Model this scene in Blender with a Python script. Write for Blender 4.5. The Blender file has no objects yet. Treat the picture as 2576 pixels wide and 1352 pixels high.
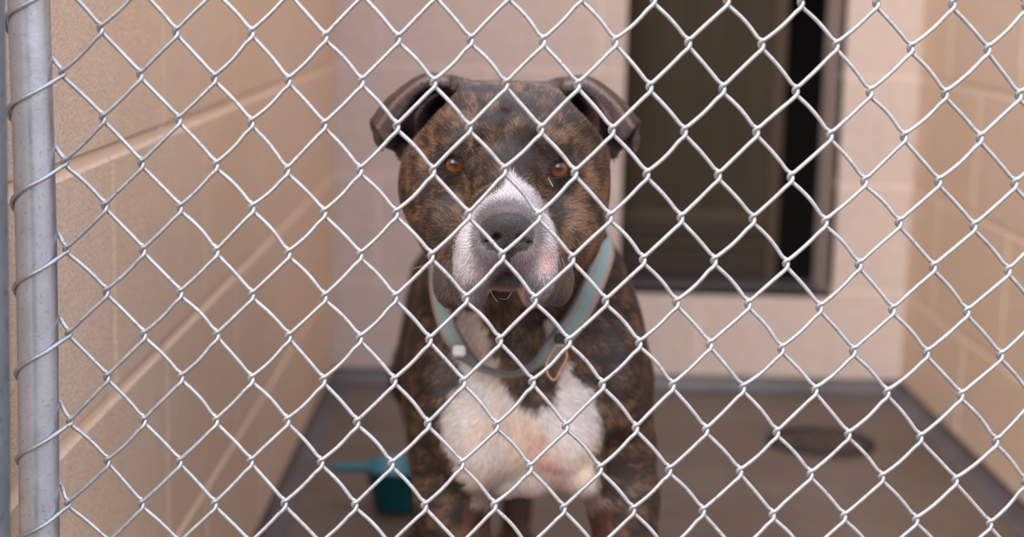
import bpy, math, random
import numpy as np
from math import pi, sin, cos, radians
from mathutils import Vector, Matrix
random.seed(7)
RNG = np.random.default_rng(11)
scene = bpy.context.scene
COL = scene.collection
# ------------------------------------------------------------------ camera
FPX, PITCH, YAW, ROLL, CAMH = 4138.64, 0.16529, 0.00457, 0.02354, 0.73935
_cy, _sy, _cp, _sp = cos(YAW), sin(YAW), cos(PITCH), sin(PITCH)
FW = np.array([_sy * _cp, _cy * _cp, -_sp])
_R = np.array([_cy, -_sy, 0.0]); _U = np.cross(_R, FW)
RT = cos(ROLL) * _R + sin(ROLL) * _U
UP = -sin(ROLL) * _R + cos(ROLL) * _U
CAM = np.array([0, 0, CAMH])
cd = bpy.data.cameras.new('camera'); cam = bpy.data.objects.new('camera', cd); COL.objects.link(cam)
cam.matrix_world = Matrix(((RT[0], UP[0], -FW[0], 0), (RT[1], UP[1], -FW[1], 0), (RT[2], UP[2], -FW[2], CAMH), (0, 0, 0, 1)))
cd.sensor_fit = 'HORIZONTAL'; cd.sensor_width = 36.0; cd.lens = FPX / 2576 * 36.0
cd.clip_start = 0.05; cd.clip_end = 60
cd.dof.use_dof = True; cd.dof.focus_distance = 1.085; cd.dof.aperture_fstop = 5.0
scene.camera = cam
# ------------------------------------------------------------------ light
scene.view_settings.view_transform = 'Standard'; scene.view_settings.look = 'None'
scene.view_settings.gamma = 1.0; scene.view_settings.exposure = 0.0; scene.view_settings.use_curve_mapping = False
world = bpy.data.worlds.new('world'); scene.world = world; world.use_nodes = True
wn, wl = world.node_tree.nodes, world.node_tree.links
bg = wn['Background']
tc = wn.new('ShaderNodeTexCoord'); sx = wn.new('ShaderNodeSeparateXYZ'); ramp = wn.new('ShaderNodeValToRGB')
wl.new(tc.outputs['Generated'], sx.inputs[0]); wl.new(sx.outputs['Z'], ramp.inputs[0]); wl.new(ramp.outputs[0], bg.inputs[0])
e = ramp.color_ramp.elements
e[0].position = 0.16; e[0].color = (0.17, 0.14, 0.12, 1)
e[1].position = 0.75; e[1].color = (0.66, 0.74, 0.92, 1)
m_ = e.new(0.27); m_.color = (0.62, 0.62, 0.64, 1)
bg.inputs[1].default_value = 4.2
sd = bpy.data.lights.new('sun', 'SUN'); sun = bpy.data.objects.new('sun', sd); COL.objects.link(sun)
sd.energy = 3.2; sd.angle = radians(38); sd.color = (1.0, 0.93, 0.84)
sun.rotation_euler = Vector((0.42, 1.0, -0.75)).to_track_quat('-Z', 'Y').to_euler()

def at(px, py, zc):
    """photo pixel + camera depth -> world point"""
    return CAM + zc * ((px - 1288) / FPX * RT - (py - 676) / FPX * UP + FW)
def at_plane(px, py, Y):
    d = FW + (px - 1288) / FPX * RT - (py - 676) / FPX * UP
    return CAM + d * (Y / d[1])
def project(P):
    v = np.asarray(P) - CAM; z = v @ FW
    return 1288 + FPX * (v @ RT) / z, 676 - FPX * (v @ UP) / z, z
# ------------------------------------------------------------------ materials
def mat(name, color=(0.5, 0.5, 0.5), rough=0.5, metal=0.0):
    m = bpy.data.materials.new(name); m.use_nodes = True
    b = m.node_tree.nodes['Principled BSDF']
    b.inputs['Base Color'].default_value = (*color, 1); b.inputs['Roughness'].default_value = rough; b.inputs['Metallic'].default_value = metal
    return m, m.node_tree.nodes, m.node_tree.links, b
def noise(nt, ln, scale, detail=4, rough=0.55, vec=None, coord='Object'):
    n = nt.new('ShaderNodeTexNoise'); n.inputs['Scale'].default_value = scale; n.inputs['Detail'].default_value = detail; n.inputs['Roughness'].default_value = rough
    if vec is None:
        t = nt.new('ShaderNodeTexCoord'); vec = t.outputs[coord]
    ln.new(vec, n.inputs['Vector']); return n.outputs['Fac']
def scaled(nt, ln, s):
    t = nt.new('ShaderNodeTexCoord'); mp = nt.new('ShaderNodeMapping'); mp.inputs['Scale'].default_value = s
    ln.new(t.outputs['Object'], mp.inputs[0]); return mp.outputs[0]
def ramp2(nt, ln, fac, p0, c0, p1, c1):
    r = nt.new('ShaderNodeValToRGB'); el = r.color_ramp.elements
    el[0].position = p0; el[0].color = (*c0, 1); el[1].position = p1; el[1].color = (*c1, 1)
    ln.new(fac, r.inputs[0]); return r.outputs[0]
def mixc(nt, ln, fac, a, b, mode='MIX'):
    x = nt.new('ShaderNodeMix'); x.data_type = 'RGBA'; x.blend_type = mode
    for s, v in ((0, fac), (6, a), (7, b)):
        if isinstance(v, (int, float)): x.inputs[s].default_value = v
        elif isinstance(v, tuple): x.inputs[s].default_value = (*v, 1)
        else: ln.new(v, x.inputs[s])
    return x.outputs[2]
def bump(nt, ln, b, h, strength, dist, prev=None):
    n = nt.new('ShaderNodeBump'); n.inputs['Strength'].default_value = strength; n.inputs['Distance'].default_value = dist
    ln.new(h, n.inputs['Height'])
    if prev is not None: ln.new(prev, n.inputs['Normal'])
    ln.new(n.outputs[0], b.inputs['Normal']); return n.outputs[0]

def wall_material(name, ca, cb):
    m, nt, ln, b = mat(name, ca, 0.42)
    big = noise(nt, ln, 1.6, 3); c = ramp2(nt, ln, big, 0.35, ca, 0.68, cb)
    fine = noise(nt, ln, 60, 6, 0.7); dirt = ramp2(nt, ln, fine, 0.25, (0.80, 0.78, 0.75), 0.6, (1, 1, 1))
    c = mixc(nt, ln, 0.55, c, dirt, 'MULTIPLY')
    grain = noise(nt, ln, 230, 5, 0.7); c = mixc(nt, ln, 0.6, c, ramp2(nt, ln, grain, 0.33, (0.76, 0.71, 0.66), 0.52, (1.04, 1.04, 1.04)), 'MULTIPLY')
    ln.new(c, b.inputs['Base Color'])
    p = bump(nt, ln, b, grain, 0.9, 0.0035)
    bump(nt, ln, b, noise(nt, ln, 1, 5, 0.65, scaled(nt, ln, (150, 150, 60))), 0.55, 0.002, p)
    return m
M = {}
M['wall'] = wall_material('tan_block_paint', (0.82, 0.585, 0.39), (0.84, 0.65, 0.51))
M['wall_back'] = wall_material('pale_block_paint', (0.74, 0.60, 0.53), (0.68, 0.56, 0.51))
m, nt, ln, b = mat('mortar', (0.82, 0.63, 0.49), 0.6); M['mortar'] = m
bump(nt, ln, b, noise(nt, ln, 500, 3), 0.4, 0.001)
m, nt, ln, b = mat('mortar_back', (0.73, 0.59, 0.52), 0.6); M['mortar_back'] = m
m, nt, ln, b = mat('concrete_floor', (0.2, 0.14, 0.1), 0.45); M['floor'] = m
c = ramp2(nt, ln, noise(nt, ln, 2.3, 5, 0.6), 0.34, (0.098, 0.066, 0.044), 0.68, (0.145, 0.108, 0.086))
c = mixc(nt, ln, 0.7, c, ramp2(nt, ln, noise(nt, ln, 14, 6, 0.7), 0.3, (0.72, 0.66, 0.6), 0.65, (1, 1, 1)), 'MULTIPLY')
ln.new(c, b.inputs['Base Color'])
bump(nt, ln, b, noise(nt, ln, 180, 5, 0.65), 0.35, 0.0015)
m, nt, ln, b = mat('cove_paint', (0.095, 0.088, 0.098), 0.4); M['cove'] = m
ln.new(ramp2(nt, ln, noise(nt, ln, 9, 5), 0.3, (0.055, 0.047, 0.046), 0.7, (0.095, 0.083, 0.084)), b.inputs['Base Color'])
def galv(name, c0, c1, metal, rough, s, sp=5, sa=0.6):
    m, nt, ln, b = mat(name, c0, rough, metal)
    c = ramp2(nt, ln, noise(nt, ln, s, 6, 0.7), 0.3, c0, 0.7, c1)
    spot = ramp2(nt, ln, noise(nt, ln, s * sp, 2, 0.5), 0.30, (0.45, 0.42, 0.40), 0.40, (1, 1, 1))
    ln.new(mixc(nt, ln, sa, c, spot, 'MULTIPLY'), b.inputs['Base Color'])
    r = nt.new('ShaderNodeMapRange'); ln.new(noise(nt, ln, s * 2, 4), r.inputs[0]); r.inputs[3].default_value = rough - 0.12; r.inputs[4].default_value = rough + 0.2
    ln.new(r.outputs[0], b.inputs['Roughness'])
    bump(nt, ln, b, noise(nt, ln, s * 12, 3, 0.6), 0.30, 0.0006)
    return m
M['wire'] = galv('galvanized_wire', (0.33, 0.33, 0.345), (0.48, 0.475, 0.49), 0.65, 0.38, 90)
M['tube'] = galv('galvanized_tube', (0.44, 0.48, 0.57), (0.58, 0.62, 0.70), 0.85, 0.34, 22, 18, .45)
M['dark_tube'] = galv('weathered_tube', (0.13, 0.15, 0.18), (0.20, 0.22, 0.25), 0.4, 0.5, 22)
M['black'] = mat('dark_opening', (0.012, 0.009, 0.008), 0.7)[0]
m, nt, ln, b = mat('flap_brown', (0.05, 0.036, 0.02), 0.85); M['flap'] = m
ln.new(ramp2(nt, ln, noise(nt, ln, 1, 4, 0.6, scaled(nt, ln, (14, 14, 3))), 0.3, (0.034, 0.023, 0.011), 0.7, (0.050, 0.036, 0.018)), b.inputs['Base Color'])
M['flap_rail'] = mat('flap_rail_dark', (0.030, 0.019, 0.011), 0.5)[0]
M['flap_rail_l'] = mat('flap_rail_brown', (0.058, 0.036, 0.018), 0.5)[0]
M['teal'] = mat('teal_plastic', (0.003, 0.125, 0.165), 0.35)[0]
m, nt, ln, b = mat('drain_metal', (0.06, 0.04, 0.035), 0.45, 0.3); M['drain'] = m
ln.new(ramp2(nt, ln, noise(nt, ln, 25, 4), 0.35, (0.035, 0.022, 0.018), 0.65, (0.11, 0.062, 0.038)), b.inputs['Base Color'])
# ------------------------------------------------------------------ mesh helpers
def link_mesh(name, V, F, m, parent=None, smooth=False, matidx=None):
    me = bpy.data.meshes.new(name); me.from_pydata([tuple(map(float, v)) for v in V], [], F); me.update()
    for x in (m if isinstance(m, (list, tuple)) else [m]): me.materials.append(x)
    if matidx is not None: me.polygons.foreach_set('material_index', matidx)
    if smooth: me.polygons.foreach_set('use_smooth', [True] * len(me.polygons))
    o = bpy.data.objects.new(name, me); COL.objects.link(o)
    if parent is not None: o.parent = parent
    return o
def empty(name, loc=(0, 0, 0)):
    o = bpy.data.objects.new(name, None); o.empty_display_size = 0.05; COL.objects.link(o); return o
def tag(o, label=None, cat=None, group=None, kind=None):
    if label: o['label'] = label
    if cat: o['category'] = cat
    if group: o['group'] = group
    if kind: o['kind'] = kind
    return o
class MB:
    def __init__(s): s.V = []; s.F = []; s.I = []
    def add(s, V, F, mi=0):
        k = len(s.V); s.V += [tuple(v) for v in V]; s.F += [tuple(i + k for i in f) for f in F]; s.I += [mi] * len(F)
    def box(s, x0, x1, y0, y1, z0, z1, mi=0, bev=0.0):
        if bev <= 0:
            V = [(x, y, z) for x in (x0, x1) for y in (y0, y1) for z in (z0, z1)]
            s.add(V, [(0, 1, 3, 2), (4, 6, 7, 5), (0, 4, 5, 1), (2, 3, 7, 6), (0, 2, 6, 4), (1, 5, 7, 3)], mi); return
        bm_pts = []
        c = [(x0, x1), (y0, y1), (z0, z1)]
        V = []; idx = {}
        for a in range(3):
            for sa in (0, 1):
                for sb in (0, 1):
                    for sc in (0, 1):
                        p = [0, 0, 0]; o = [k for k in range(3) if k != a]
                        p[a] = c[a][sa]; p[o[0]] = c[o[0]][sb] + (bev if sb == 0 else -bev); p[o[1]] = c[o[1]][sc] + (bev if sc == 0 else -bev)
                        full = [0, 0, 0]; full[a] = sa; full[o[0]] = sb; full[o[1]] = sc
                        idx[(a, tuple(full))] = len(V); V.append(p)
        F = []
        for a in range(3):
            o = [k for k in range(3) if k != a]
            for sa in (0, 1):
                q = []
                for sb, sc in ((0, 0), (1, 0), (1, 1), (0, 1)):
                    f = [0, 0, 0]; f[a] = sa; f[o[0]] = sb; f[o[1]] = sc; q.append(idx[(a, tuple(f))])
                if (sa == 0) == (a != 1): q = q[::-1]
                F.append(q)
        for a in range(3):   # edges along axis a
            o = [k for k in range(3) if k != a]
            for sb in (0, 1):
                for sc in (0, 1):
                    q = []
                    for ax, sa in ((o[0], 0), (o[0], 1), (o[1], 1), (o[1], 0)):
                        f = [0, 0, 0]; f[a] = sa; f[o[0]] = sb; f[o[1]] = sc; q.append(idx[(ax, tuple(f))])
                    F.append(q)
        for sa in (0, 1):
            for sb in (0, 1):
                for sc in (0, 1): F.append([idx[(a, (sa, sb, sc))] for a in range(3)])
        s.add(V, F, mi)
    def tube(s, P, r, n=10, mi=0, cap=True):
        P = np.asarray(P, float); N = len(P); r = np.broadcast_to(r, (N,))
        T = np.gradient(P, axis=0); T /= np.linalg.norm(T, axis=1)[:, None] + 1e-12
        a = np.array([0, 1.0, 0.0]) if abs(T[0][1]) < 0.9 else np.array([1.0, 0, 0])
        u = a - T[0] * (a @ T[0]); u /= np.linalg.norm(u)
        V = []; k = 2 * pi * np.arange(n) / n
        for i in range(N):
            u = u - T[i] * (u @ T[i]); u /= np.linalg.norm(u) + 1e-12; w = np.cross(T[i], u)
            V.append(P[i] + r[i] * (np.cos(k)[:, None] * u + np.sin(k)[:, None] * w))
        V = np.concatenate(V); F = []
        for i in range(N - 1):
            for j in range(n):
                a0 = i * n + j; a1 = i * n + (j + 1) % n; F.append((a0, a1, a1 + n, a0 + n))
        if cap: F.append(tuple(range(n))[::-1]); F.append(tuple(range((N - 1) * n, N * n)))
        s.add(V.tolist(), F, mi)
    def lathe(s, prof, c, n=40, mi=0):
        V = []; F = []
        for r, z in prof:
            for k in range(n): V.append((c[0] + r * cos(2 * pi * k / n), c[1] + r * sin(2 * pi * k / n), c[2] + z))
        for i in range(len(prof) - 1):
            for k in range(n):
                a0 = i * n + k; a1 = i * n + (k + 1) % n; F.append((a0, a1, a1 + n, a0 + n))
        s.add(V, F, mi)
    def build(s, name, m, parent=None, smooth=False):
        return link_mesh(name, s.V, s.F, m, parent, smooth, s.I)
def catmull(P, n):
    P = np.asarray(P, float); Q = np.concatenate([[2 * P[0] - P[1]], P, [2 * P[-1] - P[-2]]]); out = []
    for i in range(1, len(Q) - 2):
        t = np.linspace(0, 1, n, endpoint=False)[:, None]
        a, b_, c_, d = Q[i - 1], Q[i], Q[i + 1], Q[i + 2]
        out.append(0.5 * (2 * b_ + (c_ - a) * t + (2 * a - 5 * b_ + 4 * c_ - d) * t * t + (3 * b_ - 3 * c_ + d - a) * t ** 3))
    out.append(P[-1:]); return np.concatenate(out)
# ------------------------------------------------------------------ kennel shell
XL, XR, YB = -0.3217, 0.7595, 3.0632
YF = 0.93; HW = 2.2; Z0 = 0.1992 - 0.2032
OX0, OX1, OZ0, OZ1 = 0.2159, 0.6206, 0.1855, 1.15
def block_wall(name, m, mm, to_world, length, start, phase, hole=None, jt=0.0045, jr=0.0032):
    """courses of bevelled blocks standing proud of a mortar slab; local u along, v up, w outward"""
    mb = MB()
    k = 0
    while True:
        v0 = Z0 + 0.2032 * k; v1 = v0 + 0.2032
        if v0 > HW: break
        u = start + phase + (0.2032 if k % 2 else 0) - 0.8128
        while u < length:
            a0, a1 = max(u, start), min(u + 0.4064, length)
            if a1 - a0 > 0.02:
                rects = [(a0 + (jt if a0 > start else 0), a1 - (jt if a1 < length else 0), max(v0 + jt, 0.0), min(v1 - jt, HW))]
                if hole:
                    h0, h1, g0, g1 = hole; nr = []
                    for r0, r1, s0, s1 in rects:
                        if r1 <= h0 or r0 >= h1 or s1 <= g0 or s0 >= g1: nr.append((r0, r1, s0, s1)); continue
                        if r0 < h0: nr.append((r0, h0, s0, s1))
                        if r1 > h1: nr.append((h1, r1, s0, s1))
                        if s0 < g0: nr.append((max(r0, h0), min(r1, h1), s0, g0))
                        if s1 > g1: nr.append((max(r0, h0), min(r1, h1), g1, s1))
                    rects = nr
                for r0, r1, s0, s1 in rects:
                    if r1 - r0 > 0.005 and s1 - s0 > 0.005: mb.box(r0, r1, 0, 0.05, s0, s1, 0, jr * .85)
            u += 0.4064
        k += 1
    base = mb
    if hole:
        h0, h1, g0, g1 = hole; d = 0.20
        for r in ((start, h0 - .004, 0, HW), (h1 + .004, length, 0, HW), (h0 - .004, h1 + .004, 0, g0 - .004), (h0 - .004, h1 + .004, g1, HW)):
            base.box(r[0], r[1], jr, d, r[2], r[3], 1)
        base.box(h0 - .004, h0, .002, d, g0, g1, 0); base.box(h1, h1 + .004, .002, d, g0, g1, 0); base.box(h0, h1, .002, d, g0 - .004, g0, 2)
    else:
        base.box(start, length, jr, 0.19, 0, HW, 1)
    base.V = [to_world(*v) for v in base.V]
    return tag(base.build(name, [m, mm, M['cove']]), kind='structure')
# joint phase: a head joint of the middle course falls at y = 1.338
block_wall('wall_left', M['wall'], M['mortar'], lambda u, w, v: (XL - w, u, v), YB, YF, (1.338 - YF) % 0.4064, None)
block_wall('wall_right', M['wall'], M['mortar'], lambda u, w, v: (XR + w, u, v), YB, YF, 0.1, None, .004, .0018)
block_wall('wall_back', M['wall_back'], M['mortar_back'], lambda u, w, v: (u, YB + w, v), XR + 0.19, XL - 0.19, 0.07, (OX0, OX1, OZ0, OZ1), .003, .0012)
mb = MB(); mb.box(-4.0, 4.0, -3.0, 5.0, -0.12, 0.0); tag(mb.build('floor', M['floor']), kind='structure')
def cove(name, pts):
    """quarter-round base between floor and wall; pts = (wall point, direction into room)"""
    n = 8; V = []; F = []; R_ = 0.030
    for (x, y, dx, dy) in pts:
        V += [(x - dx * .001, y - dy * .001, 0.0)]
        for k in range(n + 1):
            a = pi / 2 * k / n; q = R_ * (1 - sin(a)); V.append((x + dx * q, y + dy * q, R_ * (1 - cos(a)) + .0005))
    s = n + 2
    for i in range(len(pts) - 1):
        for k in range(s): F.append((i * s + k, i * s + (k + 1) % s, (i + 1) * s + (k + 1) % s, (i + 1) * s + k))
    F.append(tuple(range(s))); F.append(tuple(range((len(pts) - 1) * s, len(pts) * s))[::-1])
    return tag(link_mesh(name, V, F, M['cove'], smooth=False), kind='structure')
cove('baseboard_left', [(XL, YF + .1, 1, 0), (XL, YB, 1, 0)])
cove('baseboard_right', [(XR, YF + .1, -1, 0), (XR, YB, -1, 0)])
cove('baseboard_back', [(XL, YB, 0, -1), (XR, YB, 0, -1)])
# guillotine door behind the opening: panel, stile, bottom rails; dark den box beyond
yd = YB + 0.215
def flap_x(px): return float(at_plane(px, 300, yd)[0])
def flap_z(py): return float(at_plane(1750, py, yd)[2])
door = tag(empty('door_1'), kind='structure')
xs = flap_x(1938)
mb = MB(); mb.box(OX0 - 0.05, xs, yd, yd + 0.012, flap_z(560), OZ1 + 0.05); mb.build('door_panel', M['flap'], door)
mb = MB(); mb.box(xs, flap_x(1972), yd - 0.004, yd + 0.018, 0.10, OZ1 + 0.05, 0, 0.002); mb.build('door_stile', M['flap_rail_l'], door)
for a_, b_, mm in ((530, 560, 'flap_rail_l'), (560, 600, 'flap_rail'), (604, 622, 'flap_rail_l'), (626, 694, 'flap_rail')):
    mb = MB(); mb.box(OX0 - 0.05, xs, yd - 0.006, yd + 0.016, flap_z(b_), flap_z(a_), 0, 0.002); mb.build('door_rail', M[mm], door)
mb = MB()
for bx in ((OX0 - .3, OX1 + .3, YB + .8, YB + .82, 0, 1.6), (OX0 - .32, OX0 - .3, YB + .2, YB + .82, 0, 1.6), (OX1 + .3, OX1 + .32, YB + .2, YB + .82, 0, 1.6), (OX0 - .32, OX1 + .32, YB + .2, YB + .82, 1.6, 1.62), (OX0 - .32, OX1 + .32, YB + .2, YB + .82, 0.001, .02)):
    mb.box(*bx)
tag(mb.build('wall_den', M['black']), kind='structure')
# ------------------------------------------------------------------ floor drain, scoop
dr = tag(empty('floor_drain'), 'dark round floor drain set in the concrete near the back right of the pen', 'drain')
dc = (0.5434, 2.708, 0)
mb = MB(); mb.lathe([(0.092, 0.0), (0.092, 0.004), (0.082, 0.0055), (0.074, 0.004), (0.074, 0.0008)], dc); mb.build('drain_ring', M['black'], dr, True)
mb = MB(); mb.lathe([(0.074, 0.0010), (0.060, 0.0022), (0.0, 0.0032)], dc)
mb.build('drain_cover', M['drain'], dr, True)
for k in range(7):
    x = dc[0] - 0.048 + 0.016 * k; hh = math.sqrt(max(0.062 ** 2 - (x - dc[0]) ** 2, 0))
    mb = MB(); mb.box(x - 0.0028, x + 0.0028, dc[1] - hh, dc[1] + hh, 0.0032, 0.0046, 0, 0.0005); mb.build('drain_slot', M['black'], dr)
sc = tag(empty('feed_scoop'), 'teal plastic feed scoop with a straight handle lying on the floor beside the dog', 'scoop')
scx, scy = -0.146, 2.300
mb = MB(); mb.lathe([(0.0, 0.001), (0.030, 0.001), (0.036, 0.006), (0.049, 0.060), (0.052, 0.061), (0.052, 0.064), (0.047, 0.064), (0.034, 0.008), (0.0, 0.005)], (scx, scy, 0)); mb.build('cup', M['teal'], sc, True)
mb = MB(); mb.box(scx - 0.098, scx - 0.049, scy - 0.010, scy + 0.010, 0.054, 0.063, 0, 0.002); mb.build('handle', M['teal'], sc)
# ------------------------------------------------------------------ chain link gate
FD = 1.02
LAT = {
 -1:"15,87.1,738.6 17,132.1,738.9 19,177.5,738.8 21,223.7,739.5 23,270.4,740.0",
 0:"0,-251.2,712.6 2,-204.9,711.8 4,-158.8,712.3 6,-113.6,710.9 8,-68.9,711.0 10,-24.3,711.2 12,20.1,711.6 14,64.6,712.3 16,109.5,712.5 18,154.6,712.6 20,200.3,713.1 22,246.5,712.6 24,293.8,713.1",
 1:"-1,-275.3,684.7 1,-227.4,684.9 3,-181.7,684.1 5,-136.1,683.7 7,-91.1,684.1 9,-46.5,684.5 11,-2.1,684.6 13,42.2,685.1 15,86.8,684.9 17,131.8,685.0 19,177.1,684.8 21,222.9,685.0 23,269.6,685.1",
 2:"0,-250.7,657.8 2,-204.0,657.9 4,-159.0,657.1 6,-114.0,656.9 8,-69.0,657.0 10,-24.2,657.2 12,20.2,657.3 14,64.4,657.7 16,109.2,658.1 18,153.9,658.8 20,199.7,657.6 22,245.8,658.0 24,292.8,658.5",
 3:"-1,-274.9,629.6 1,-227.4,630.1 3,-181.1,630.2 5,-137.0,628.1 7,-91.6,629.2 9,-46.3,629.9 11,-2.1,631.3 13,42.1,630.7 15,86.9,630.8 17,131.4,631.2 19,176.7,631.1 21,222.8,629.6 23,268.9,630.7 25,316.4,630.6",
 4:"0,-250.5,602.8 2,-203.8,602.9 4,-158.6,604.0 6,-113.9,601.9 8,-69.0,602.6 10,-23.7,603.0 12,20.0,603.1 14,64.7,603.5 16,109.2,603.9 18,154.2,604.3 20,199.5,603.5 22,245.9,604.2 24,292.8,603.1",
 5:"-1,-275.1,574.6 1,-227.1,575.4 3,-181.2,575.8 5,-136.1,575.6 7,-91.1,575.7 9,-46.4,576.1 11,-2.1,577.4 13,41.9,576.5 15,86.6,576.9 17,131.3,577.3 19,176.6,576.5 21,222.4,576.9 23,269.2,576.7 25,316.3,575.5",
 6:"0,-250.7,548.4 2,-204.2,548.8 6,-113.3,548.4 8,-68.9,549.1 10,-24.4,549.5 12,19.0,549.8 14,63.9,549.9 16,108.7,550.0 18,153.9,550.1 20,199.2,548.9 22,245.2,548.7 24,292.2,548.5",
 7:"-1,-274.8,520.7 1,-227.4,521.4 3,-181.3,522.2 5,-135.7,522.3 7,-90.8,522.3 9,-46.9,522.4 11,-2.4,523.1 13,41.2,523.5 15,86.0,523.2 17,130.8,523.6 19,176.4,521.8 21,221.9,521.5 23,268.5,521.3 25,315.5,520.8",
 8:"0,-251.2,493.2 2,-204.2,494.2 6,-113.9,494.4 8,-68.9,495.4 10,-25.0,495.5 12,19.0,496.5 14,63.5,495.9 16,108.0,496.3 18,152.8,495.7 20,199.0,495.4 22,244.9,494.9 24,292.0,494.3",
 9:"-1,-275.2,463.5 1,-228.3,465.3 3,-182.3,466.3 5,-136.8,467.4 7,-92.2,467.4 9,-47.0,467.5 11,-3.3,467.5 13,41.1,467.9 15,85.8,467.9 17,130.6,467.6 19,176.0,467.1 21,221.7,466.8 23,267.8,465.9 25,316.5,464.7",
 10:"0,-251.8,437.8 2,-205.7,438.6 4,-160.1,439.9 6,-115.1,440.3 8,-70.0,440.4 10,-25.1,441.7 12,18.8,440.4 14,63.6,440.5 16,108.1,440.5 18,153.6,440.6 20,198.9,439.9 22,244.9,439.0 24,292.3,438.1",
 11:"-1,-277.6,408.8 1,-230.3,409.9 3,-183.4,410.9 5,-138.5,412.3 7,-93.0,412.4 9,-48.2,413.0 11,-3.5,414.4 13,41.1,413.4 15,85.8,413.5 17,130.8,413.8 19,176.0,412.2 21,222.0,412.3 23,268.6,411.0 25,316.4,409.4",
}
NODE = {}
for j, s in LAT.items():
    for q in s.split():
        i, x, z = q.split(','); NODE[(int(i), j)] = (float(x) / 1000, float(z) / 1000)
def lin(i, j): return (-0.249889 + 0.0225448 * i - 0.00011702 * j, 0.7117088 + 3.68e-5 * i - 0.0272293 * j)
def node(i, j):
    if (i, j) in NODE: return NODE[(i, j)]
    x, z = lin(i, j); w = []
    for (a, b_), (X, Z) in NODE.items():
        d = math.hypot(a - i, b_ - j)
        if d < 3.2: l = lin(a, b_); w.append((1 / d, X - l[0], Z - l[1]))
    if w:
        s = sum(q[0] for q in w) + 0.6; x += sum(q[0] * q[1] for q in w) / s; z += sum(q[0] * q[2] for q in w) / s
    return (x, z)
PX = 0.000250
WR = 0.00140
J0, J1, I1 = -27, 24, 42
HOOKL = [(8, -12, -1.45), (1, -9.5, -1.35), (-3.6, -4, -0.75), (-4.4, 1, 0.25), (-2.6, 6, 1.0), (2.5, 10, 1.45), (10, 17, 1.5)]      # left bend: front -> behind
HOOKR = [(-10, -17, 1.5), (-2.5, -11.5, 1.45), (3.0, -7, 0.9), (4.9, -1, 0.1), (5.0, 4, -0.6), (2.4, 11, -1.25), (-4, 18, -1.5), (-14, 27.5, -1.5)]   # right bend: behind -> front
gate = tag(empty('chain_link_gate'), 'galvanized chain link gate panel filling the whole foreground in front of the dog', 'fence')
def bow(p, q, n, amt, dep):
    p, q = np.array(p), np.array(q); d = q - p; nrm = np.array([-d[1], d[0]]) / (np.hypot(*d) + 1e-9)
    return [tuple(p + d * t + nrm * amt * sin(pi * t)) + (dep,) for t in np.linspace(0, 1, n + 2)[1:-1]]
def emit(nd, hook): return [(nd[0] + a * PX, nd[1] - b_ * PX, c_) for a, b_, c_ in hook]
for k in range(-1, I1):
    path = []; side = None
    js = [j for j in range(J0, J1 + 1)]
    for j in js:
        if (k + j) % 2 == 0: cur = emit(node(k, j), HOOKL); kind = 'L'
        else: cur = emit(node(k + 1, j), HOOKR); kind = 'R'
        if path:
            dep = 1.5 if kind == 'R' else -1.5
            path += bow(path[-1][:2], cur[0][:2], 3, random.uniform(-0.0006, 0.0006) + (0.0006 if kind == 'R' else 0.0004), dep)
        path += cur
    P = catmull([(x, FD + d * 0.001, z) for x, z, d in path], 3)
    mb = MB(); mb.tube(P, WR, 9); mb.build('fence_wire', M['wire'], gate, True)
# gate frame: left upright measured, others beyond the view
LP = [(-0.2957, 1.49), (-0.2950, 0.73), (-0.2938, 0.647), (-0.2938, 0.562), (-0.2948, 0.475), (-0.2968, 0.386), (-0.2975, 0.02)]
TR = 0.0127
def post_x(z): return float(np.interp(z, [q[1] for q in LP[::-1]], [q[0] for q in LP[::-1]]))
zz = np.linspace(0.02, 1.49, 90); xx = np.array([post_x(q) for q in zz]); ker = np.ones(9) / 9
xx = np.convolve(np.pad(xx, 4, 'edge'), ker, 'valid')
mb = MB(); mb.tube(np.stack([xx, np.full(90, FD), zz], 1), TR, 40); mb.build('frame_post', M['tube'], gate, True)
XRP = 0.72
mb = MB(); mb.tube([(XRP, FD, 0.02), (XRP, FD, 0.8), (XRP, FD, 1.49)], TR, 32); mb.build('frame_post', M['tube'], gate, True)
for z in (0.032, 1.478):
    mb = MB(); mb.tube([(-0.283, FD, z), (0.2, FD, z), (XRP - 0.012, FD, z)], TR * 0.98, 24); mb.build('frame_rail', M['tube'], gate, True)
# end wire spiralling round the upright
path = []
for j in range(-27, 24, 2):
    nx, nz = node(-1, j); cx = post_x(nz); R2 = TR + WR * 1.02
    pitch = nz - node(-1, j + 2)[1]
    wob = random.uniform(-0.001, 0.001)
    def sp(deg, drop): a = radians(deg); return (cx + R2 * cos(a), FD - R2 * sin(a), nz - drop)
    path += [(nx - 6 * PX, FD + .0016, nz + 13 * PX), (nx + 1 * PX, FD + .00145, nz + 8 * PX), (nx + 4.4 * PX, FD + .0004, nz + 1 * PX), (nx + 3 * PX, FD - .0009, nz - 5 * PX), (nx - 5 * PX, FD - .0021, nz - 10 * PX),
             ((nx + cx + R2 * .64) / 2, FD - R2 * .38, nz - 17 * PX - .0010), sp(50, 0.0088), sp(75, 0.0120), sp(100, 0.0152), sp(125, 0.0187 + wob), sp(150, 0.0226 + wob), sp(172, 0.0265 + wob),
             sp(195, 0.0310 + wob), sp(225, pitch * .66), sp(270, pitch * .74), sp(315, pitch * .82), sp(342, pitch * .855)]
P = catmull(path, 5); P[:, 2] = np.clip(P[:, 2], 0.03, 1.5)
mb = MB(); mb.tube(P, WR, 9); mb.build('fence_wire', M['wire'], gate, True)
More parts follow.
